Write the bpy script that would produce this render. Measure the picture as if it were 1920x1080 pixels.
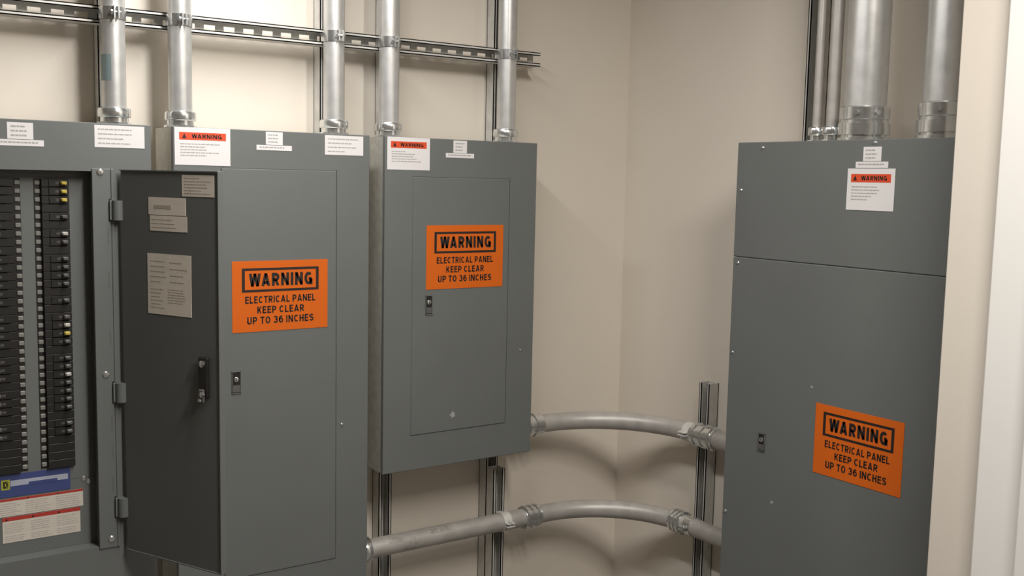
import bpy, bmesh, math, random
from mathutils import Vector, Matrix
random.seed(7)
S = bpy.context.scene
for o in list(bpy.data.objects):
    bpy.data.objects.remove(o, do_unlink=True)
COL = S.collection

# ------------------------------------------------------------------ camera
cam_d = bpy.data.cameras.new('camera')
cam = bpy.data.objects.new('camera', cam_d)
COL.objects.link(cam)
YAW, PITCH, ROLL = math.radians(34.401), math.radians(-5.963), math.radians(1.199)
fw = Vector((math.sin(YAW) * math.cos(PITCH), math.cos(YAW) * math.cos(PITCH), math.sin(PITCH)))
rt = fw.cross(Vector((0, 0, 1))).normalized()
up = rt.cross(fw)
r2 = math.cos(ROLL) * rt + math.sin(ROLL) * up
u2 = -math.sin(ROLL) * rt + math.cos(ROLL) * up
M = Matrix((r2, u2, -fw)).transposed().to_4x4()
M.translation = Vector((-2.274, -2.657, 1.6))
cam.matrix_world = M
cam_d.sensor_fit = 'HORIZONTAL'
cam_d.sensor_width = 36.0
cam_d.lens = 1923.28 / 1920 * 36.0
cam_d.clip_start = 0.02
S.camera = cam

# ------------------------------------------------------------------ world, lamps, exposure
w = bpy.data.worlds.new('world')
S.world = w
w.use_nodes = True
w.node_tree.nodes['Background'].inputs[0].default_value = (1.0, 0.93, 0.83, 1)
w.node_tree.nodes['Background'].inputs[1].default_value = 0.0


def area(name, loc, sx, sy, power, color, rot=(0, 0, 0)):
    d = bpy.data.lights.new(name, 'AREA')
    d.shape = 'RECTANGLE'
    d.size, d.size_y = sx, sy
    d.energy = power
    d.color = color
    o = bpy.data.objects.new(name, d)
    o.location = loc
    o.rotation_euler = rot
    COL.objects.link(o)
    return o


area('strip_lamp_near_panels', (-1.45, -0.85, 2.41), 0.09, 1.2, 18.8, (1.0, 0.985, 0.96))
area('strip_lamp_room', (-1.1, -2.5, 2.85), 0.10, 1.2, 53.0, (1.0, 0.945, 0.87))
S.view_settings.view_transform = 'Standard'
S.view_settings.look = 'None'
S.view_settings.gamma = 1.0
S.view_settings.use_curve_mapping = False
S.view_settings.exposure = 0.0


# ------------------------------------------------------------------ materials
def mat(name, color, rough=0.5, metal=0.0, noise=0.0, nscale=20.0, bump=0.0, bscale=300.0, spec=0.5, rvar=0.0, stretch=None):
    m = bpy.data.materials.new(name)
    m.use_nodes = True
    nt = m.node_tree
    b = nt.nodes['Principled BSDF']
    b.inputs['Base Color'].default_value = (*color, 1)
    b.inputs['Roughness'].default_value = rough
    b.inputs['Metallic'].default_value = metal
    b.inputs['Specular IOR Level'].default_value = spec
    tc = nt.nodes.new('ShaderNodeTexCoord')
    vec = tc.outputs['Object']
    if stretch:
        mp = nt.nodes.new('ShaderNodeMapping')
        mp.inputs['Scale'].default_value = stretch
        nt.links.new(vec, mp.inputs['Vector'])
        vec = mp.outputs['Vector']
    if noise or rvar:
        n = nt.nodes.new('ShaderNodeTexNoise')
        n.inputs['Scale'].default_value = nscale
        n.inputs['Detail'].default_value = 4.0
        nt.links.new(vec, n.inputs['Vector'])
        if noise:
            r = nt.nodes.new('ShaderNodeValToRGB')
            r.color_ramp.elements[0].position = 0.3
            r.color_ramp.elements[1].position = 0.7
            r.color_ramp.elements[0].color = (*[c * (1 - noise) for c in color], 1)
            r.color_ramp.elements[1].color = (*[min(1, c * (1 + noise)) for c in color], 1)
            nt.links.new(n.outputs['Fac'], r.inputs['Fac'])
            nt.links.new(r.outputs['Color'], b.inputs['Base Color'])
        if rvar:
            mr = nt.nodes.new('ShaderNodeMapRange')
            mr.inputs['To Min'].default_value = rough - rvar
            mr.inputs['To Max'].default_value = rough + rvar
            nt.links.new(n.outputs['Fac'], mr.inputs['Value'])
            nt.links.new(mr.outputs['Result'], b.inputs['Roughness'])
    if bump:
        n2 = nt.nodes.new('ShaderNodeTexNoise')
        n2.inputs['Scale'].default_value = bscale
        n2.inputs['Detail'].default_value = 2.0
        nt.links.new(vec, n2.inputs['Vector'])
        bp = nt.nodes.new('ShaderNodeBump')
        bp.inputs['Strength'].default_value = bump
        bp.inputs['Distance'].default_value = 0.001
        nt.links.new(n2.outputs['Fac'], bp.inputs['Height'])
        nt.links.new(bp.outputs['Normal'], b.inputs['Normal'])
    return m


WALL = mat('cream_wall_paint', (0.745, 0.683, 0.602), 0.6, noise=0.015, nscale=3, bump=0.15, bscale=160)
CASING = mat('white_casing_paint', (0.90, 0.885, 0.86), 0.4, noise=0.01, nscale=3)
CEIL = mat('ceiling_paint', (0.78, 0.75, 0.70), 0.8, bump=0.3, bscale=80)
FLOOR = mat('grey_sealed_concrete', (0.14, 0.133, 0.122), 0.45, noise=0.12, nscale=4, bump=0.1, bscale=60)
GREY = mat('grey_enamel', (0.150, 0.160, 0.157), 0.42, noise=0.03, nscale=5, bump=0.12, bscale=420, rvar=0.05)
GREYD = mat('grey_enamel_inside', (0.138, 0.143, 0.138), 0.5, noise=0.03, nscale=5)
GALV = mat('galvanised_sheet', (0.56, 0.545, 0.49), 0.48, 0.3, noise=0.12, nscale=45, rvar=0.08)
PIPE = mat('galvanised_conduit', (0.62, 0.62, 0.61), 0.36, 0.6, noise=0.07, nscale=30, rvar=0.07)
PIPED = mat('dull_conduit', (0.46, 0.44, 0.415), 0.45, 0.3, noise=0.10, nscale=26, rvar=0.08)
ZINC = mat('bright_zinc', (0.74, 0.76, 0.77), 0.2, 0.9, noise=0.05, nscale=60, rvar=0.06)
STRUT = mat('strut_steel', (0.64, 0.63, 0.60), 0.5, 0.1, noise=0.10, nscale=35, rvar=0.08)
ORANGE = mat('orange_vinyl', (0.70, 0.135, 0.010), 0.6, spec=0.25)
INK = mat('black_ink', (0.018, 0.012, 0.010), 0.55)
FAINT = mat('grey_print', (0.42, 0.40, 0.40), 0.6)
WHITE = mat('white_sticker', (0.78, 0.76, 0.76), 0.5)
PAPER = mat('aged_paper', (0.80, 0.73, 0.64), 0.7, noise=0.05, nscale=25)
PAPERINK = mat('paper_print', (0.50, 0.44, 0.37), 0.7)
RED = mat('red_orange_print', (0.72, 0.075, 0.02), 0.5)
DRED = mat('dark_red_print', (0.45, 0.045, 0.035), 0.5)
BLUE = mat('blue_print', (0.055, 0.075, 0.22), 0.45)
LBLUE = mat('pale_blue_print', (0.42, 0.45, 0.55), 0.45)
LIME = mat('lime_print', (0.40, 0.42, 0.05), 0.45)
BLACK = mat('black_plastic', (0.018, 0.017, 0.016), 0.42)
TOGGLE = mat('dark_toggle', (0.11, 0.105, 0.10), 0.35)
YELLOW = mat('yellow_toggle', (0.58, 0.46, 0.10), 0.45)
TAGM = mat('number_tag_plastic', (0.22, 0.215, 0.20), 0.4)
SCUFF = mat('bare_scuff', (0.36, 0.37, 0.36), 0.6)
SMUDGE = mat('smudge', (0.36, 0.34, 0.32), 0.6, 0.2, noise=0.25, nscale=60)
BLUETAPE = mat('faded_blue_marking', (0.27, 0.35, 0.36), 0.5, 0.4)


# ------------------------------------------------------------------ mesh helpers
class MB:
    """collects world-space geometry with material slots; build() links ONE mesh object"""

    def __init__(self):
        self.v, self.f, self.fm, self.fs = [], [], [], []
        self.mats = []

    def mi(self, m):
        if m not in self.mats:
            self.mats.append(m)
        return self.mats.index(m)

    def add(self, verts, faces, m, smooth=False):
        b = len(self.v)
        self.v += [tuple(p) for p in verts]
        k = self.mi(m)
        for f in faces:
            self.f.append([b + i for i in f])
            self.fm.append(k)
            self.fs.append(smooth)

    def box(self, x0, x1, y0, y1, z0, z1, m, bev=0.0, seg=1, fr=None):
        bm = bmesh.new()
        bmesh.ops.create_cube(bm, size=1.0)
        for v in bm.verts:
            v.co = Vector(((x0 + x1) / 2 + v.co.x * (x1 - x0), (y0 + y1) / 2 + v.co.y * (y1 - y0), (z0 + z1) / 2 + v.co.z * (z1 - z0)))
        if bev:
            bmesh.ops.bevel(bm, geom=bm.edges[:], offset=bev, segments=seg, affect='EDGES', clamp_overlap=True)
        if fr:
            for v in bm.verts:
                v.co = fr(v.co)
        bm.verts.index_update()
        self.add([v.co.copy() for v in bm.verts], [[v.index for v in f.verts] for f in bm.faces], m)
        bm.free()

    def frame(self, x0, x1, y0, y1, z0, z1, a0, a1, c0, c1, m, e=.0015):
        """flat plate with one rectangular opening (a0..a1, c0..c1) and a small chamfer round its outer front edge"""
        R = lambda xa, xb, za, zb, y: [(xa, y, za), (xb, y, za), (xb, y, zb), (xa, y, zb)]
        V = R(x0 + e, x1 - e, z0 + e, z1 - e, y0) + R(a0, a1, c0, c1, y0) + R(x0, x1, z0, z1, y0 + e) + R(x0, x1, z0, z1, y1) + R(a0, a1, c0, c1, y1)
        F = []
        for i in range(4):
            j = (i + 1) % 4
            F += [[i, j, 4 + j, 4 + i], [8 + i, 8 + j, j, i], [12 + i, 12 + j, 8 + j, 8 + i], [16 + i, 16 + j, 12 + j, 12 + i], [4 + i, 4 + j, 16 + j, 16 + i]]
        self.add(V, F, m)

    def lathe(self, origin, axis, prof, m, n=28, cap=True, smooth=True):
        """prof: list of (s, r) along axis"""
        a = Vector(axis).normalized()
        t = Vector((0, 0, 1)) if abs(a.z) < 0.9 else Vector((1, 0, 0))
        e1 = a.cross(t).normalized()
        e2 = a.cross(e1)
        o = Vector(origin)
        vs, fs = [], []
        for s, r in prof:
            for i in range(n):
                th = 2 * math.pi * i / n
                vs.append(o + a * s + (e1 * math.cos(th) + e2 * math.sin(th)) * r)
        for k in range(len(prof) - 1):
            for i in range(n):
                j = (i + 1) % n
                fs.append([k * n + i, k * n + j, (k + 1) * n + j, (k + 1) * n + i])
        if cap:
            fs.append(list(range(n))[::-1])
            fs.append([(len(prof) - 1) * n + i for i in range(n)])
        self.add(vs, fs, m, smooth)

    def sweep(self, pts, r, m, n=28):
        vs, fs = [], []
        P = [Vector(p) for p in pts]
        for k, p in enumerate(P):
            d = (P[min(k + 1, len(P) - 1)] - P[max(k - 1, 0)]).normalized()
            t = Vector((0, 0, 1)) if abs(d.z) < 0.9 else Vector((1, 0, 0))
            e1 = d.cross(t).normalized()
            e2 = d.cross(e1)
            for i in range(n):
                th = 2 * math.pi * i / n
                vs.append(p + (e1 * math.cos(th) + e2 * math.sin(th)) * r)
        for k in range(len(P) - 1):
            for i in range(n):
                j = (i + 1) % n
                fs.append([k * n + i, k * n + j, (k + 1) * n + j, (k + 1) * n + i])
        fs.append(list(range(n))[::-1])
        fs.append([(len(P) - 1) * n + i for i in range(n)])
        self.add(vs, fs, m, True)

    def build(self, name, parent=None, loc=None):
        o0 = Vector(loc) if loc is not None else Vector(parent['origin'] if parent is not None else (0, 0, 0))
        me = bpy.data.meshes.new(name)
        me.from_pydata([Vector(p) - o0 for p in self.v], [], self.f)
        for m in self.mats:
            me.materials.append(m)
        me.polygons.foreach_set('material_index', self.fm)
        me.polygons.foreach_set('use_smooth', self.fs)
        bm = bmesh.new()
        bm.from_mesh(me)
        bmesh.ops.recalc_face_normals(bm, faces=bm.faces)
        bm.to_mesh(me)
        bm.free()
        if any(self.fs):
            me.set_sharp_from_angle(angle=math.radians(28))
        me.update()
        o = bpy.data.objects.new(name, me)
        COL.objects.link(o)
        if parent is not None:
            o.parent = parent
            po = Vector(parent['origin'])
            o.location = o0 - po
        else:
            o.location = o0
        o['origin'] = tuple(o0)
        return o


def tag(o, label=None, cat=None, group=None, kind=None):
    if label: o['label'] = label
    if cat: o['category'] = cat
    if group: o['group'] = group
    if kind: o['kind'] = kind
    return o


def empty(name, loc, label, cat, group=None):
    o = bpy.data.objects.new(name, None)
    o.empty_display_size = 0.05
    o.location = loc
    o['origin'] = tuple(loc)
    COL.objects.link(o)
    return tag(o, label, cat, group)


def struct(name, boxes, m, bev=0.0):
    b = MB()
    for x in boxes:
        b.box(*x, m, bev)
    o = b.build(name)
    o['kind'] = 'structure'
    return o


# flat frames: map (u to the viewer's right, v up, n out of the surface) to world
def frame_A(y):
    return lambda p: Vector((p.x, y - p.z, p.y))


def frame_B(x):                                     # u is world y mirrored: u = -y
    return lambda p: Vector((x - p.z, -p.x, p.y))


def patch(b, fr, u0, v0, u1, v1, h, m, t=0.0004):
    """thin slab u0..u1, v0..v1, rising from h to h + t over the surface"""
    b.box(u0, u1, v0, v1, h, h + t, m, fr=fr)


def arc(cx, cy, rx, ry, a0, a1, n=8):
    return [(cx + rx * math.cos(math.radians(a0 + (a1 - a0) * i / n)), cy + ry * math.sin(math.radians(a0 + (a1 - a0) * i / n))) for i in range(n + 1)]


def glyph(ch, k):
    """centre-line strokes of a grotesque capital in a box 1 high; k is half the stroke; returns width, strokes"""
    w = {'I': 2 * k, 'W': .98, 'A': .74, 'M': .84, 'N': .68, 'G': .70, 'O': .70, 'C': .68, 'D': .66, ' ': .30, 'L': .54, 'E': .56, 'T': .60}.get(ch, .64)
    l, r, b, t = k, w - k, k, 1 - k
    m = (l + r) / 2
    rx, ry = (r - l) / 2, (t - b) / 2
    q = .5
    D = {
        'W': [[(l, 1), (w * .285, 0)], [(w * .285, 0), (m, 1)], [(m, 1), (w * .715, 0)], [(w * .715, 0), (r, 1)]],
        'A': [[(l, 0), (m, 1)], [(m, 1), (r, 0)], [(l + (r - l) * .18, .27), (l + (r - l) * .82, .27)]],
        'R': [[(l, 0), (l, t), (r - .22, t)] + arc(r - .22, (t + .47) / 2, .22, (t - .47) / 2, 90, -90) + [(l, .47)], [(m, .47), (r, 0)]],
        'N': [[(l, 0), (l, 1)], [(l, 1 - k * .5), (r, k * .5)], [(r, 0), (r, 1)]],
        'I': [[(l, 0), (l, 1)]],
        'G': [arc(m, .5, rx, ry, 42, 360 - 10, 14) + [(r, .46)], [(m + .02, .46), (r + k * .4, .46)], [(r, .46), (r, 0)]],
        'C': [arc(m, .5, rx, ry, 42, 318, 14)],
        'O': [arc(m, .5, rx, ry, 0, 360, 18)],
        'E': [[(l, 0), (l, 1)], [(l, t), (w, t)], [(l, .52), (w - .04, .52)], [(l, b), (w, b)]],
        'L': [[(l, 0), (l, 1)], [(l, b), (w, b)]],
        'T': [[(0, t), (w, t)], [(m, 0), (m, t)]],
        'P': [[(l, 0), (l, t), (r - .22, t)] + arc(r - .22, (t + .44) / 2, .22, (t - .44) / 2, 90, -90) + [(l, .44)]],
        'K': [[(l, 0), (l, 1)], [(r, 1), (l + k, .40)], [(l + (r - l) * .36, .55), (r, 0)]],
        'U': [[(l, 1), (l, rx)] + arc(m, b + rx, rx, rx, 180, 360) + [(r, 1)]],
        'H': [[(l, 0), (l, 1)], [(r, 0), (r, 1)], [(l, .52), (r, .52)]],
        'S': [arc(m, (t + .52) / 2, rx, (t - .52) / 2, 20, 270, 10) + arc(m, (.52 + b) / 2, rx, (.52 - b) / 2, 90, -160, 10)],
        '3': [arc(m, (t + .53) / 2, rx * .92, (t - .53) / 2, 160, -90, 10), arc(m, (.53 + b) / 2, rx, (.53 - b) / 2, 90, -160, 10)],
        '6': [arc(m, .5, rx, ry, 48, 180, 8) + [(l, .32)], arc(m, (.62 + b) / 2, rx, (.62 - b) / 2, 0, 360, 14)],
        'D': [[(l, 0), (l, t), (m, t)] + arc(m, .5, rx, ry, 90, -90) + [(l, b)]],
    }
    return w, D.get(ch, [])


def text(b, fr, body, u0, v0, u1, v1, h, m, k=0.095):
    """stroke lettering fitted to the box; each stroke a flat ribbon with mitred joints"""
    x, runs = 0.0, []
    for ch in body:
        w, st = glyph(ch, k)
        runs += [[(x + px, py) for px, py in s] for s in st]
        x += w + (.03 if ch == 'W' else .13 if ch != ' ' else 0)
    x -= .13
    sx, sy = (u1 - u0) / x, v1 - v0
    for pts in runs:
        P = [Vector((p[0], p[1])) for p in pts]
        L, R_ = [], []
        n = len(P)
        closed = (P[0] - P[-1]).length < 1e-6
        for i in range(n):
            d1 = (P[i] - P[i - 1]).normalized() if i > 0 else ((P[0] - P[-2]).normalized() if closed else (P[1] - P[0]).normalized())
            d2 = (P[i + 1] - P[i]).normalized() if i < n - 1 else ((P[1] - P[0]).normalized() if closed else d1)
            t = d1 + d2
            t = t.normalized() if t.length > 1e-6 else d1
            nn = Vector((-t.y, t.x))
            c = max(.45, nn.dot(Vector((-d1.y, d1.x))))
            L.append(P[i] + nn * k / c)
            R_.append(P[i] - nn * k / c)
        V = [fr(Vector((u0 + p.x * sx, v0 + min(1.0, max(0.0, p.y)) * sy, h))) for p in L + R_]
        b.add(V, [[i, i + 1, n + i + 1, n + i] for i in range(n - 1)], m)


def lines(b, fr, u0, v0, u1, v1, n, h, m, fill=0.35, ragged=0.4):
    """rows of fine print too small to read"""
    rnd = random.Random(int(abs(u0) * 1e4) + n)
    dv = (v1 - v0) / n
    for i in range(n):
        vc = v1 - (i + 0.5) * dv
        u, end = u0, u0 + (u1 - u0) * (1 - ragged * rnd.random())
        while u < end - 0.001:
            wd = min(rnd.uniform(0.004, 0.011), end - u)
            patch(b, fr, u, vc - dv * fill / 2, u + wd, vc + dv * fill / 2, h, m, 0.0002)
            u += wd + 0.0016


def disc_screw(b, fr, u, v, h, r=0.0055, m=None):
    m = m or ZINC
    o = fr(Vector((u, v, h)))
    a = fr(Vector((u, v, h + 1))) - o
    b.lathe(o, a, [(-0.002, r), (0.001, r), (0.0026, r * 0.75), (0.0032, r * 0.35)], m, 14)


# ------------------------------------------------------------------ room
XL, YF, H = -7.0, -6.4, 3.1
struct('floor', [(XL - .1, 0.1, YF - .1, 0.1, -0.1, 0)], FLOOR)
struct('ceiling', [(XL - .1, 0.1, YF - .1, 0.1, H, H + .1)], CEIL)
struct('wall_back', [(XL - .1, 0.1, 0, 0.1, 0, H)], WALL)
struct('wall_right', [(0, 0.1, YF, 0, 0, H)], WALL)
struct('wall_left', [(XL - .1, XL, YF, 0, 0, H)], WALL)
struct('wall_front', [(XL - .1, 0.1, YF - .1, YF, 0, H)], WALL)
struct('wall_near', [(-0.345, 0, YF, -1.421, 0, H)], WALL, 0.003)
struct('trim_1', [(-0.367, -0.345, -1.628, -1.531, 0, 2.25)], CASING, 0.004)
struct('trim_2', [(-0.385, -0.345, -2.60, -1.6285, 0, 2.25)], CASING, 0.004)


# ------------------------------------------------------------------ strut channels
def channel(L, slots=True, notch=0.0):
    """local: length along z 0..L, width along x, back on y=0, open face towards -y"""
    b = MB()
    W, D, t, lip, ret = 0.0413, 0.0413, 0.0026, 0.0095, 0.007
    hw = W / 2
    b.box(-hw, -hw + t, -D, 0, 0, L, STRUT)
    b.box(hw - t, hw, -D, 0, 0, L, STRUT)
    for s in (-1, 1):
        x0, x1 = sorted((s * hw, s * (hw - lip)))
        b.box(x0, x1, -D, -D + t, 0, L, STRUT)
        x0, x1 = sorted((s * (hw - lip), s * (hw - lip + t)))
        b.box(x0, x1, -D, -D + ret, 0, L, STRUT)
        x0, x1 = sorted((s * hw, s * 0.0072))
        b.box(x0, x1, -t, 0, 0, L, STRUT)
    z = 0.0
    pitch, sl = 0.0508, 0.0286
    z = 0.011
    prev = 0.0
    while slots and z + sl < L:
        b.box(-0.0072, 0.0072, -t, 0, prev, z, STRUT)
        prev = z + sl
        z += pitch
    b.box(-0.0072, 0.0072, -t, 0, prev, L, STRUT)
    return b


def place(b, mtx):
    b.v = [tuple(mtx @ Vector(p)) for p in b.v]
    return b


def vstrut_A(xc, z0, z1, y, label, group=None):
    b = place(channel(z1 - z0), Matrix.Translation((xc, y, z0)))
    return tag(b.build('strut_channel', loc=(xc, y, z0)), label, 'strut channel', group)


def vstrut_B(yc, z0, z1, x, label, group=None):
    R = Matrix(((0, 1, 0, 0), (-1, 0, 0, 0), (0, 0, 1, 0), (0, 0, 0, 1)))   # local -y -> world -x
    b = place(channel(z1 - z0), Matrix.Translation((x, yc, z0)) @ R)
    return tag(b.build('strut_channel', loc=(x, yc, z0)), label, 'strut channel', group)


vstrut_A(-1.672, 0.0, 3.095, -0.0005, 'upright slotted strut on back wall behind leftmost conduit and open panel')
vstrut_A(-1.104, 0.0, 3.095, -0.0005, 'upright slotted strut on back wall beside the third conduit from left')
vstrut_A(-0.918, 0.0, 3.095, -0.0005, 'upright slotted strut behind left edge of the small panel, seen above and below')
vstrut_A(-0.545, 0.0, 3.095, -0.0005, 'upright slotted strut behind right side of the small panel, beside the fifth conduit')
vstrut_A(-0.545, 0.0, 0.712, -0.0422, 'short front strut below the small panel, carrying the lower bent conduit')
vstrut_B(-0.447, 0.0, 0.998, -0.0005, 'short upright strut on right wall, its top end bare beside the tall panel')
vstrut_B(-0.797, 0.0, 3.095, -0.0005, 'tall dark strut on right wall above the tall panel beside thin conduits')
R = Matrix(((0, 0, 1, 0), (0, 1, 0, 0), (-1, 0, 0, 0), (0, 0, 0, 1)))        # local z -> world x
HL = 2.6
b = place(channel(HL), Matrix.Translation((-0.425 - HL, -0.0422, 1.967)) @ R)
tag(b.build('strut_channel', loc=(-0.425 - HL, -0.0422, 1.967)), 'long horizontal slotted strut crossing behind the five upright conduits', 'strut channel')


# ------------------------------------------------------------------ conduit pieces
def strap(b, c, axis, r, out, m=None):
    """two-piece strut strap round a conduit: c centre, axis along the pipe, out away from the strut"""
    m = m or ZINC
    a = Vector(axis).normalized()
    o = Vector(out).normalized()
    s = a.cross(o)
    n, wd, t = 26, 0.014, 0.0022
    vs, fs = [], []
    for i in range(n + 1):
        th = math.radians(-128 + 256 * i / n)
        d = o * math.cos(th) + s * math.sin(th)
        for rr, w in ((r + .0003, -wd), (r + .0003, wd), (r + t, wd), (r + t, -wd)):
            vs.append(Vector(c) + d * rr + a * w)
    for i in range(n):
        for k in range(4):
            fs.append([i * 4 + k, i * 4 + (k + 1) % 4, i * 4 + 4 + (k + 1) % 4, i * 4 + 4 + k])
    fs.append([0, 1, 2, 3])
    fs.append([n * 4 + 3, n * 4 + 2, n * 4 + 1, n * 4])
    b.add(vs, fs, m, True)
    for sg in (-0.006, 0.0035):                       # two ears and the bolt through them
        fr = lambda p, sg=sg: Vector(c) + o * p.x + s * p.y + a * p.z
        b.box(r, r + 0.017, sg, sg + 0.0025, -wd, wd, m, fr=fr)
    b.lathe(Vector(c) + o * (r + .010) - s * 0.012, s, [(0, .0055), (.004, .0055), (.0042, .003), (.0225, .003)], m, 8, smooth=False)
    for sg in (-1, 1):                                # feet hooked in the channel
        d = (o * math.cos(math.radians(128)) + s * sg * math.sin(math.radians(128)))
        fr = lambda p, d=d, sg=sg: Vector(c) + d * (r + .001) + s * p.x * sg - o * p.y + a * p.z
        b.box(-0.001, 0.0014, -0.002, max(0.004, r * .45), -wd * .8, wd * .8, m, fr=fr)


def connector(c, axis, r):
    """compression connector: locknut on the box, body, gland nut"""
    b = MB()
    b.lathe(c, axis, [(0, r + .011), (.005, r + .011), (.0055, r + .0045)], ZINC, 10, smooth=False)
    b.lathe(c, axis, [(.005, r + .004), (.016, r + .004), (.0165, r + .0085), (.019, r + .0095), (.034, r + .0095), (.037, r + .008), (.040, r + .002)], ZINC, 30)
    return b


def ring_coupling(c, axis, r, L=0.05, n=3):
    b = MB()
    prof = [(-L / 2, r + .0006), (-L / 2 + .001, r + .005)]
    for k in range(n):
        s = -L / 2 + L * (k + .5) / n
        prof += [(s - .0065, r + .0042), (s - .004, r + .0085), (s + .003, r + .0085), (s + .0055, r + .0042)]
    prof += [(L / 2 - .001, r + .005), (L / 2, r + .0006)]
    b.lathe(c, axis, prof, ZINC, 30)
    return b


def upright(x, y, zb, r, label, group, pipe=PIPE, strap_z=None, out=(0, -1, 0), big=False):
    t = empty('conduit', (x, y, zb), label, 'conduit', group)
    p = MB()
    p.lathe((x, y, zb + .004), (0, 0, 1), [(0, r), (3.085 - zb, r)], pipe, 36)
    p.build('pipe', t)
    if big:
        c = MB()
        c.lathe((x, y, zb), (0, 0, 1), [(0, r + .012), (.007, r + .012), (.0075, r + .004), (.014, r + .004), (.0145, r + .011), (.042, r + .011), (.0425, r + .006), (.050, r + .006),
                                        (.052, r + .009), (.080, r + .009), (.084, r + .002)], ZINC, 40)
        c.build('connector', t)
        for k in range(2):
            s = MB()
            a = math.radians(200 + 45 * k)
            s.lathe(Vector((x + (r + .008) * math.cos(a), y + (r + .008) * math.sin(a), zb + .066)), (math.cos(a), math.sin(a), 0), [(0, .006), (.009, .006)], ZINC, 8, smooth=False)
            s.build('set_screw', t)
    else:
        connector((x, y, zb), (0, 0, 1), r).build('connector', t)
    if strap_z:
        s = MB()
        strap(s, (x, y, strap_z), (0, 0, 1), r, out)
        s.build('strap', t)
    return t


G5 = 'upright conduits rising from the back wall panels'
r2in = 0.0279
YC = -0.1125
up_lab = ['leftmost upright conduit, faded blue mark, entering the open panel',
          'second upright conduit from left, entering second panel at its left corner',
          'third upright conduit from left, beside a slotted strut, entering second panel',
          'fourth upright conduit from left, entering small panel near its red-banded sticker',
          'fifth upright conduit, nearest the corner, entering right side of small panel']
ups = []
for x, lb in zip((-1.675, -1.520, -1.116, -0.953, -0.566), up_lab):
    ups.append(upright(x, YC, 1.712, r2in, lb, G5, strap_z=1.967))
# faded blue printing on the first conduit
b = MB()
vs, fs = [], []
for i in range(7):
    th = math.radians(-172 + 10 * i)
    for z in (1.812, 1.872):
        vs.append((-1.675 + (r2in + .0003) * math.cos(th), YC + (r2in + .0003) * math.sin(th), z))
for i in range(6):
    fs.append([2 * i, 2 * i + 2, 2 * i + 3, 2 * i + 1])
b.add(vs, fs, BLUETAPE, True)
tag(b.build('printed_mark', ups[0]), 'faded blue printed mark')

GB = 'upright conduits entering the tall right panel'
upright(-0.115, -0.882, 1.716, 0.0105, 'thinnest upright conduit, beside the tall dark strut over the right panel', GB, PIPED)
upright(-0.115, -0.932, 1.716, 0.0160, 'thin upright conduit left of the thick pair over the right panel', GB, PIPED)
upright(-0.115, -1.028, 1.716, 0.0508, 'thick upright conduit directly above the white stickers of the right panel', GB, PIPE, big=True)
upright(-0.115, -1.247, 1.716, 0.0508, 'thick upright conduit at far right, partly hidden by the cream wall end', GB, PIPE, big=True)


def elbow(label, z, xs, ya, xb, yend, R, straight_from):
    """horizontal conduit along the back wall (y=ya), bending round the corner to run along the right wall (x=xb)"""
    t = empty('bent_conduit', (xs, ya, z), label, 'conduit', 'horizontal conduits bending round the corner')
    cx, cy = xb - R, ya - R
    pts = [(xs, ya, z), ((xs + cx) / 2, ya, z), (cx - .002, ya, z)]
    for i in range(25):
        a = math.radians(90 - 90 * i / 24)
        pts.append((cx + R * math.cos(a), cy + R * math.sin(a), z))
    pts += [(xb, cy - .002, z), (xb, (cy + yend) / 2, z), (xb, yend, z)]
    p = MB()
    p.sweep(pts, r2in, PIPED, 32)
    p.build('pipe', t)
    return t


ZU, ZLO = 0.845, 0.553
e1 = elbow('upper bent conduit from small panel round the corner to the tall panel', ZU, -0.503, -0.112, -0.0712, -0.690, 0.325, None)
connector((-0.4985, -0.112, ZU), (1, 0, 0), r2in).build('connector', e1)
ring_coupling((-0.442, -0.112, ZU), (1, 0, 0), r2in, 0.056, 1).build('coupling', e1)
b = ring_coupling((-0.0712, -0.492, ZU), (0, -1, 0), r2in, 0.095, 3)
b.build('coupling', e1)
b = MB(); strap(b, (-0.0712, -0.447 + .018, ZU), (0, 1, 0), r2in, (-1, 0, 0), STRUT); b.build('strap', e1)
connector((-0.0712, -0.690, ZU), (0, 1, 0), r2in).build('connector', e1)

e2 = elbow('lower bent conduit from second panel under the small panel round the corner', ZLO, -1.048, -0.112, -0.0712, -0.690, 0.315, None)
connector((-1.0445, -0.112, ZLO), (1, 0, 0), r2in).build('connector', e2)
b = MB(); strap(b, (-0.545, -0.112, ZLO), (1, 0, 0), r2in, (0, -1, 0), STRUT); b.build('strap', e2)
ring_coupling((-0.446, -0.112, ZLO), (1, 0, 0), r2in, 0.062, 3).build('coupling', e2)
ring_coupling((-0.0712, -0.394, ZLO), (0, -1, 0), r2in, 0.050, 3).build('coupling', e2)
b = MB(); strap(b, (-0.0712, -0.447, ZLO), (0, 1, 0), r2in, (-1, 0, 0), ZINC); b.build('strap', e2)
# rubbed dark patches on the straight run of the lower conduit
for xa, xz, a0, a1 in ((-0.950, -0.905, 25, 62), (-0.902, -0.868, -35, 40), (-0.815, -0.745, 35, 70)):
    b = MB()
    vs, fs = [], []
    for i in range(7):
        th = math.radians(a0 + (a1 - a0) * i / 6)
        for xx in (xa + .004 * math.sin(5 * i), xz + .005 * math.cos(4 * i)):
            vs.append((xx, -0.112 - (r2in + .0004) * math.cos(th), ZLO + (r2in + .0004) * math.sin(th)))
    for i in range(6):
        fs.append([2 * i, 2 * i + 1, 2 * i + 3, 2 * i + 2])
    b.add(vs, fs, SMUDGE, True)
    b.build('smudge', e2)['label'] = 'dark rubbed smudge'


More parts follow.
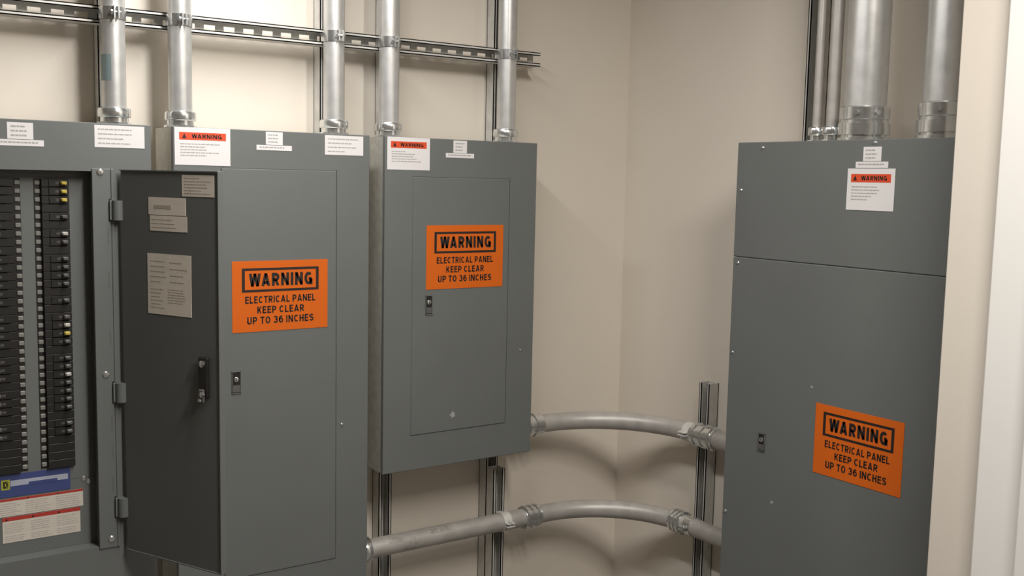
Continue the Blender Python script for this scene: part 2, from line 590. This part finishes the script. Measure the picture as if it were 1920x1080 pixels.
# ------------------------------------------------------------------ stickers
def warning_sign(panel, fr, u, v, label):
    """254 x 178 mm orange sign, top-left corner at (u, v)"""
    W_, H_ = 0.254, 0.178
    b = MB()
    patch(b, fr, u, v - H_, u + W_, v, 0.0002, ORANGE, 0.0008)
    s = b.build('warning_sign', panel)
    s['label'] = label
    b = MB()
    h, t = 0.0011, 0.0003
    x0, x1, y1, y0 = u + .025, u + .229, v - .018, v - .078
    ln = .0075
    patch(b, fr, x0, y0, x0 + ln, y1, h, INK, t)
    patch(b, fr, x1 - ln, y0, x1, y1, h, INK, t)
    patch(b, fr, x0 + ln, y1 - ln * .8, x1 - ln, y1, h, INK, t)
    patch(b, fr, x0 + ln, y0, x1 - ln, y0 + ln * .8, h, INK, t)
    b.build('border', s)
    b = MB()
    h = 0.00125
    text(b, fr, 'WARNING', u + .043, v - .064, u + .212, v - .031, h, INK, 0.118)
    b.build('headline', s)
    b = MB()
    text(b, fr, 'ELECTRICAL PANEL', u + .033, v - .1065, u + .220, v - .0885, h, INK, 0.098)
    text(b, fr, 'KEEP CLEAR', u + .064, v - .1325, u + .189, v - .1145, h, INK, 0.098)
    text(b, fr, 'UP TO 36 INCHES', u + .038, v - .1590, u + .215, v - .1405, h, INK, 0.098)
    b.build('lettering', s)
    return s


def hazard_sticker(panel, fr, u, v, W_, H_, label, h=0.0003):
    b = MB()
    patch(b, fr, u, v - H_, u + W_, v, h, WHITE, 0.0005)
    q = h + .0006
    patch(b, fr, u + .08 * W_, v - .33 * H_, u + .92 * W_, v - .13 * H_, q, RED, .0002)
    b.add([fr(Vector(p)) for p in ((u + .13 * W_, v - .29 * H_, q + .0004), (u + .21 * W_, v - .29 * H_, q + .0004), (u + .17 * W_, v - .16 * H_, q + .0004))], [[0, 1, 2]], INK)
    text(b, fr, 'WARNING', u + .30 * W_, v - .285 * H_, u + .84 * W_, v - .175 * H_, q + .0004, INK, 0.10)
    lines(b, fr, u + .10 * W_, v - .78 * H_, u + .82 * W_, v - .40 * H_, 5, q, FAINT, .34, .6)
    s = b.build('hazard_sticker', panel)
    s['label'] = label
    return s


def plain_sticker(panel, fr, u, v, W_, H_, label, rows=4, name='information_sticker', m=None, ink=None, h=0.0003, cols=1):
    b = MB()
    patch(b, fr, u, v - H_, u + W_, v, h, m or WHITE, 0.0005)
    for c in range(cols):
        cw = W_ / cols
        lines(b, fr, u + c * cw + .07 * cw, v - .92 * H_, u + c * cw + .93 * cw, v - .08 * H_, rows, h + .0006, ink or FAINT, .25, .5)
    s = b.build(name, panel)
    s['label'] = label
    return s


def name_tag(panel, fr, u, v, wu, hu, wl, hl):
    """small upper label over a long narrow one, centred on u, top at v"""
    b = MB()
    patch(b, fr, u - wu / 2, v - hu, u + wu / 2, v, 0.0003, WHITE, 0.0005)
    lines(b, fr, u - wu * .36, v - hu * .9, u + wu * .36, v - hu * .1, 3, .0009, FAINT, .35, .3)
    s = b.build('panel_tag', panel)
    s['label'] = 'small white printed tag'
    b = MB()
    patch(b, fr, u - wl / 2, v - hu - hl - .001, u + wl / 2, v - hu - .001, 0.0003, WHITE, 0.0005)
    lines(b, fr, u - wl * .42, v - hu - hl * .9, u + wl * .42, v - hu - hl * .1, 1, .0009, FAINT, .3, .2)
    s = b.build('panel_tag', panel)
    s['label'] = 'narrow white tag strip'


def latch(panel, fr, u, v, W_=0.024, H_=0.056):
    """flush latch: dark recessed pocket plate, paddle and key cylinder; top-left at (u, v)"""
    b = MB()
    patch(b, fr, u, v - H_, u + W_, v, 0.0, BLACK, 0.0012)
    for a, c, d, e in ((0, 0, .0016, H_), (W_ - .0016, 0, W_, H_), (0, 0, W_, .0016), (0, H_ - .0016, W_, H_)):
        patch(b, fr, u + a, v - H_ + c, u + d, v - H_ + e, 0.0, GREY, .0028)
    patch(b, fr, u + .003, v - H_ + .004, u + W_ - .003, v - H_ * .62, .0012, TOGGLE, .0018)
    s = b.build('latch', panel)
    s['label'] = 'black flush latch'
    b = MB()
    o = fr(Vector((u + W_ / 2, v - H_ * .36, .001)))
    a = fr(Vector((u + W_ / 2, v - H_ * .36, 1.001))) - o
    b.lathe(o, a, [(0, .0062), (.0022, .0062), (.003, .0045)], ZINC, 16)
    patch(b, fr, u + W_ / 2 - .0008, v - H_ * .36 - .004, u + W_ / 2 + .0008, v - H_ * .36 + .004, .0041, INK, .0004)
    b.build('lock_cylinder', s)


def scuff(panel, fr, u, v, r, seed):
    rnd = random.Random(seed)
    b = MB()
    vs = [fr(Vector((u, v, .0004)))]
    n = 14
    for i in range(n):
        k = rnd.uniform(.45, 1.15)
        vs.append(fr(Vector((u + r * k * math.cos(2 * math.pi * i / n), v + r * .8 * k * math.sin(2 * math.pi * i / n), .0004))))
    b.add(vs, [[0, i + 1, (i + 1) % n + 1] for i in range(n)], SCUFF)
    s = b.build('paint_scuff', panel)
    s['label'] = 'pale scuff in grey paint'


def screws(panel, fr, pts, h=0.0, r=0.0055):
    for u, v in pts:
        b = MB()
        disc_screw(b, fr, u, v, h, r)
        b.build('screw', panel)


# ------------------------------------------------------------------ closed panels on the back wall
YT = -0.190                                           # front of the trims


def steel_box(panel, x0, x1, y0, y1, z0, z1):
    """open-fronted galvanised back box: back, two sides, top, bottom"""
    b = MB()
    t = .002
    b.box(x0, x1, y1 - t, y1, z0, z1, GALV)
    b.box(x0, x0 + t, y0, y1 - t, z0, z1, GALV)
    b.box(x1 - t, x1, y0, y1 - t, z0, z1, GALV)
    b.box(x0 + t, x1 - t, y0, y1 - t, z1 - t, z1, GALV)
    b.box(x0 + t, x1 - t, y0, y1 - t, z0, z0 + t, GALV)
    return b.build('back_box', panel)


def closed_panel(label, x0, x1, z0, z1, dx0, dx1, dz0, dz1):
    p = empty('electrical_panel', ((x0 + x1) / 2, YT, z0), label, 'electrical panel', 'grey electrical panels')
    steel_box(p, x0 + .001, x1 - .001, YT + .014, -0.0425, z0 + .001, z1 - .0005)
    b = MB()
    g = .0008
    y0, y1 = YT, YT + .0135
    b.frame(x0, x1, y0, y1, z0, z1, dx0 - g, dx1 + g, dz0 - g, dz1 + g, GREY)
    b.box(dx0 - g - .003, dx1 + g + .003, y1 - .003, y1, dz0 - g - .003, dz1 + g + .003, GREY)
    b.build('trim_plate', p)
    b = MB()
    b.box(dx0, dx1, YT - .0014, YT + .010, dz0, dz1, GREY, .0018)
    d = b.build('door', p)
    return p, d


fA = frame_A(YT)
fD = frame_A(YT - .0014)
p2, d2 = closed_panel('tall grey panel behind the open door, its closed door bearing an orange sign', -1.562, -1.049, 0.40, 1.711, -1.447, -1.143, 0.578, 1.616)
warning_sign(p2, fD, -1.423, 1.388, 'orange WARNING sign on the door')
latch(p2, fD, -1.426, 1.113)
hazard_sticker(p2, fA, -1.558, 1.7105, 0.134, 0.089, 'white sticker with red-orange WARNING band')
name_tag(p2, fA, -1.312, 1.7085, 0.044, 0.032, 0.092, 0.0125)
plain_sticker(p2, fA, -1.176, 1.707, 0.108, 0.050, 'plain white printed sticker', 4)
screws(p2, fA, [(-1.126, 0.944), (-1.49, 0.50)], 0, .0045)

p3, d3 = closed_panel('smallest grey panel, mounted near the corner above two struts', -1.003, -0.505, 0.788, 1.711, -0.917, -0.600, 0.887, 1.605)
warning_sign(p3, fD, -0.875, 1.473, 'orange WARNING sign on the door')
latch(p3, fD, -0.876, 1.279, .022, .054)
hazard_sticker(p3, fA, -0.997, 1.7105, 0.130, 0.087, 'white sticker with red-orange WARNING band')
name_tag(p3, fA, -0.770, 1.708, 0.044, 0.034, 0.092, 0.0125)
scuff(p3, fD, -0.783, 0.933, .012, 3)
screws(p3, fA, [(-0.552, 1.102)], 0, .0025)

# ------------------------------------------------------------------ tall panel on the right wall
XB = -0.201
ya, yb = -0.693, -1.36
p4 = empty('electrical_panel', (XB, (ya + yb) / 2, 0.30), 'tall grey panel on the right wall, beside the cream wall end', 'electrical panel', 'grey electrical panels')
b = MB()
t = .002
x0, x1, z0, z1 = -0.185, -0.0425, 0.301, 1.713
b.box(x1 - t, x1, yb + .002, ya - .002, z0, z1, GALV)
b.box(x0, x1 - t, ya - .004, ya - .002, z0, z1, GALV)
b.box(x0, x1 - t, yb + .002, yb + .004, z0, z1, GALV)
b.box(x0, x1 - t, yb + .004, ya - .004, z1 - t, z1, GALV)
b.box(x0, x1 - t, yb + .004, ya - .004, z0, z0 + t, GALV)
b.build('back_box', p4)
b = MB()
b.box(XB, XB + .0155, yb, ya, 1.4085, 1.715, GREY, .002)
b.build('upper_cover', p4)
b = MB()
b.box(XB, XB + .0155, yb, ya, 0.30, 1.4075, GREY, .002)
b.build('door', p4)
fB = frame_B(XB)
warning_sign(p4, fB, 0.997, 1.061, 'orange WARNING sign on the door')
latch(p4, fB, 0.813, 0.944, .023, .048)
name_tag(p4, fB, 1.121, 1.6975, 0.050, 0.034, 0.090, 0.0145)
hazard_sticker(p4, fB, 1.055, 1.6465, 0.132, 0.099, 'white sticker with red-orange WARNING band', .0009)
screws(p4, fB, [(0.712, 1.588), (0.712, 1.392), (0.706, 1.145), (0.706, 0.698), (0.782, 1.700), (1.128, 1.7065)], 0, .0048)
scuff(p4, fB, 0.869, 0.767, .006, 5)
scuff(p4, fB, 0.98, 1.098, .005, 6)

# ------------------------------------------------------------------ open panel with breakers
X0, X1, Z0, Z1 = -2.135, -1.612, 0.40, 1.711
OX0, OX1, OZ0, OZ1 = -2.004, -1.742, 0.724, 1.602
p1 = empty('electrical_panel', ((X0 + X1) / 2, YT, Z0), 'leftmost grey panel, door swung open showing two columns of black breakers', 'electrical panel', 'grey electrical panels')
steel_box(p1, X0 + .001, X1 - .001, YT + .014, -0.0425, Z0 + .001, Z1 - .0005)
b = MB()
b.frame(X0, X1, YT, YT + .040, Z0, Z1, OX0, OX1, OZ0, OZ1, GREY)
b.build('trim_plate', p1)
YD = -0.150
b = MB()
b.box(OX0 + .0003, OX1 - .0003, YD, YD + .004, OZ0 + .0003, 0.8845, GREY)
b.box(OX0 + .0003, OX1 - .0003, YD, YD + .004, 0.8853, OZ1 - .0003, GREY)
b.box(OX0 + .0003, OX1 - .0003, YD - .006, YD, 1.588, OZ1 - .0003, GREYD)
b.build('dead_front', p1)
b = MB()
fS = frame_A(YT)
b.box(-1.745, -1.704, YT - .0035, YT - .0003, OZ0 - .006, OZ1 + .006, GREY, .001)
b.box(-1.7045, -1.6985, YT - .0055, YT - .0003, OZ0 - .006, OZ1 + .006, GREY, .001)
for z in (1.455, 1.355, 1.22, 1.02, 0.955, 0.87):     # pressed slots along the strip
    b.box(-1.713, -1.710, YT - .0042, YT - .0030, z - .018, z + .018, GREYD)
b.build('hinge_strip', p1)
for z in (1.514, 1.090, 0.815):
    b = MB()
    b.lathe((-1.6915, YT - .012, z - .0225), (0, 0, 1), [(0, .0125), (.045, .0125)], GREY, 20)
    b.box(-1.709, -1.690, YT - .010, YT - .0056, z - .0225, z + .0225, GREY, .0008)
    b.box(-1.7095, -1.7055, YT - .0040, YT - .0034, z - .024, z + .026, BLACK)
    b.build('hinge', p1)
screws(p1, fS, [(-1.727, 1.600), (-1.7235, 1.133), (-1.718, 0.739)], .0035, .0080)
fDF = frame_A(YD)
screws(p1, fDF, [(-1.768, 0.882), (-1.757, 0.873)], 0, .0062)
plain_sticker(p1, fA, -1.737, 1.7065, 0.110, 0.050, 'plain white printed sticker', 4)
name_tag(p1, fA, -1.890, 1.704, 0.052, 0.036, 0.094, 0.0135)

# breakers
XC = -1.8735
PIT = 0.0190
ZT = 1.5835
NROW = 35


def breaker_mesh(side, blank):
    """black case with a raised shoulder and a printed rating, centred; side +1 = right column"""
    b = MB()
    hw = 0.029
    b.box(-hw, hw, -.010, -.0002, -PIT / 2 + .0004, PIT / 2 - .0004, BLACK, .0008)
    if not blank:
        b.box(-hw * .45 if side > 0 else -hw * .8, hw * .8 if side > 0 else hw * .45, -.0125, -.010, -PIT / 2 + .002, PIT / 2 - .002, BLACK)
        x0 = side * 0.004
        b.box(x0 - .004, x0 + .004, -.0128, -.0125, -.0028, .0028, FAINTK)
    return b


FAINTK = mat('breaker_rating_print', (0.075, 0.072, 0.068), 0.5)
BM = {}
for side in (-1, 1):
    for blank in (False, True):
        o = breaker_mesh(side, blank).build('breaker', loc=(0, 0, 0))
        BM[(side, blank)] = o.data
        bpy.data.objects.remove(o)


def toggle_mesh(m):
    b = MB()
    b.box(-.0065, .0065, -.0205, -.0125, -.0040, .0040, m, .0012)
    b.box(-.0050, .0015, -.0245, -.0205, -.0030, .0030, m, .0010)
    o = b.build('toggle', loc=(0, 0, 0))
    me = o.data
    bpy.data.objects.remove(o)
    return me


WHT = mat('pale_toggle', (0.50, 0.48, 0.44), 0.35)
TM = {'d': toggle_mesh(TOGGLE), 'y': toggle_mesh(YELLOW), 'w': toggle_mesh(WHT)}
b = MB()
b.box(-.0058, .0058, -.0040, -.0001, -.0052, .0052, TAGM, .0016)
o = b.build('number_tag', loc=(0, 0, 0))
NT = o.data
bpy.data.objects.remove(o)
#        rows from the top: y yellow, w pale, d dark toggles, '-' blank filler
RIGHT = 'yyy-d-wd-dddd-d-dwyd-ddwdddd-dd----'
LEFT = 'ddd-ddd-ddddddd-dddd-ddd-ddd-dd----'


def child(name, me, parent, loc):
    o = bpy.data.objects.new(name, me)
    COL.objects.link(o)
    o.parent = parent
    o.location = Vector(loc)
    return o


P1O = Vector(p1['origin'])
for side, pat, xc in ((1, RIGHT, -1.8165), (-1, LEFT, -1.9305)):
    for k in range(NROW):
        z = ZT - (k + .5) * PIT
        c = pat[k]
        br = child('breaker', BM[(side, c == '-')], p1, Vector((xc, YD, z)) - P1O)
        if c != '-':
            tg = child('toggle', TM[c], br, (side * .0165, 0, 0))
            if c != 'd':
                tg['label'] = 'yellow toggle' if c == 'y' else 'pale toggle'
        child('number_tag', NT, p1, Vector((XC + side * .0205, YD, z)) - P1O)
# black rails under the number tags
b = MB()
for side in (-1, 1):
    b.box(XC + side * .0205 - .0068, XC + side * .0205 + .0068, YD - .0008, YD - .0001, ZT - NROW * PIT, ZT, BLACK)
b.build('number_rail', p1)

# labels at the bottom of the dead front
b = MB()
u0, v0 = -1.956, .914
patch(b, fDF, -1.956, .862, -1.798, .9145, .0003, BLUE, .0006)
patch(b, fDF, -1.956, .862, -1.798, .8825, .0010, BLUE, .0002)
patch(b, fDF, -1.925, .8870, -1.803, .9000, .0010, LBLUE, .0002)
patch(b, fDF, -1.887, .8850, -1.826, .8925, .0013, BLUE, .0002)
patch(b, fDF, -1.944, .880, -1.926, .903, .0010, LIME, .0003)
text(b, fDF, 'D', -1.939, .885, -1.931, .898, .0016, INK, .10)
patch(b, fDF, -1.9400, .8835, -1.9300, .8845, .0014, INK, .0001)
patch(b, fDF, -1.9400, .8985, -1.9300, .8995, .0014, INK, .0001)
patch(b, fDF, -1.9400, .8845, -1.9390, .8985, .0014, INK, .0001)
patch(b, fDF, -1.9310, .8845, -1.9300, .8985, .0014, INK, .0001)
b.build('maker_label', p1)['label'] = 'dark blue label with pale stripe and lime square'


def strip_label(u0, v0, u1, v1, red, label, cols, rows, split):
    b = MB()
    patch(b, fDF, u0, v0, u1, v1, .0003, PAPERW, .0005)
    patch(b, fDF, u0, v1 - red, u1, v1, .0009, DRED, .0002)
    cw = (u1 - u0) / cols
    for c in range(cols):
        a, e = u0 + c * cw, u0 + (c + 1) * cw
        b.add([fDF(Vector(q)) for q in ((a + .006, v1 - red * .85, .0013), (a + .011, v1 - red * .85, .0013), (a + .0085, v1 - red * .15, .0013))], [[0, 1, 2]], INK)
        for q0, q1, n in split:
            lines(b, fDF, a + .004, v0 + (v1 - red - v0) * q0, e - .004, v0 + (v1 - red - v0) * q1, n, .0009, PAPERP, .3, .25)
    s = b.build('caution_label', p1)
    s['label'] = label
    return s


PAPERW = mat('label_paper', (0.66, 0.61, 0.54), 0.55)
PAPERP = mat('label_print', (0.47, 0.43, 0.39), 0.55)
strip_label(-1.962, .8175, -1.771, .8585, .0055, 'long white label under a thin red band', 3, 1, ((.06, .92, 6),))
strip_label(-1.944, .7560, -1.778, .8155, .0090, 'white three-column label under a red band', 3, 2, ((.42, .92, 5), (.06, .34, 3)))

# the open door: hinge line to free edge, seen from its inside
HX, HY = -1.688, -0.203
FX, FY = -1.550, -0.475
tv = Vector((FX - HX, FY - HY, 0)).normalized()
nv = Vector((tv.y, -tv.x, 0))                          # out of the inside face, towards the camera
if nv.dot(Vector((-2.274 - HX, -2.657 - HY, 0))) < 0:
    nv = -nv
fO = lambda p: Vector((HX, HY, 0)) + tv * p.x + Vector((0, 0, p.y)) + nv * p.z
DZ0, DZ1 = 0.712, 1.607
b = MB()
b.box(0.004, 0.306, DZ0, DZ1, -.0125, -.0105, GREY, fr=fO)
b.box(0.004, 0.306, DZ0, DZ1, -.0105, 0, GREYD, .0012, fr=fO)
b.box(0.3055, 0.3085, DZ0, DZ1, -.0125, .0030, GREY, .0008, fr=fO)      # returned flanges
b.box(0.004, 0.306, DZ1 - .0025, DZ1, -.0125, .0030, GREY, fr=fO)
b.box(0.004, 0.306, DZ0, DZ0 + .0025, -.0125, .0030, GREY, fr=fO)
door = b.build('door', p1)
door['label'] = 'open door, dark inner face with paper labels'
plain_sticker(door, fO, 0.199, 1.598, 0.096, 0.047, 'small paper card at the top corner', 6, 'directory_card', PAPER, PAPERINK)
b = MB()
patch(b, fO, .094, 1.508, .210, 1.547, .0003, PAPER, .0005)
patch(b, fO, .098, 1.472, .213, 1.5065, .0003, PAPER, .0005)
patch(b, fO, .112, 1.522, .165, 1.530, .0009, PAPERINK, .0002)
lines(b, fO, .104, 1.476, .205, 1.502, 3, .0009, PAPERINK, .16, .4)
b.build('directory_card', door)['label'] = 'two stacked paper labels'
b = MB()
patch(b, fO, .088, 1.284, .224, 1.421, .0003, PAPER, .0005)
lines(b, fO, .098, 1.352, .150, 1.410, 5, .0009, PAPERINK, .14, .4)
lines(b, fO, .158, 1.352, .214, 1.410, 4, .0009, PAPERINK, .14, .4)
lines(b, fO, .098, 1.295, .140, 1.345, 6, .0009, PAPERINK, .18, .3)
lines(b, fO, .152, 1.310, .206, 1.345, 6, .0009, PAPERINK, .22, .2)
b.build('directory_card', door)['label'] = 'large two-column paper card'
# inside of the latch
b = MB()
b.box(.250, .278, 1.112, 1.200, .0002, .010, BLACK, .002, fr=fO)
b.box(.256, .272, 1.100, 1.130, .010, .016, TOGGLE, .002, fr=fO)
o = fO(Vector((.264, 1.186, .010)))
b.lathe(o, nv, [(0, .0075), (.004, .0075), (.005, .004)], ZINC, 16)
o = fO(Vector((.269, 1.119, .014)))
b.lathe(o, nv, [(0, .0065), (.006, .0065), (.007, .004)], ZINC, 6, smooth=False)
o = fO(Vector((.262, 1.106, .010)))
b.lathe(o, nv, [(0, .004), (.009, .004)], STRUT, 8, smooth=False)
b.build('latch_mechanism', door)['label'] = 'black latch body with shiny bolts'

for o in list(bpy.data.objects):
    if 'origin' in o:
        del o['origin']
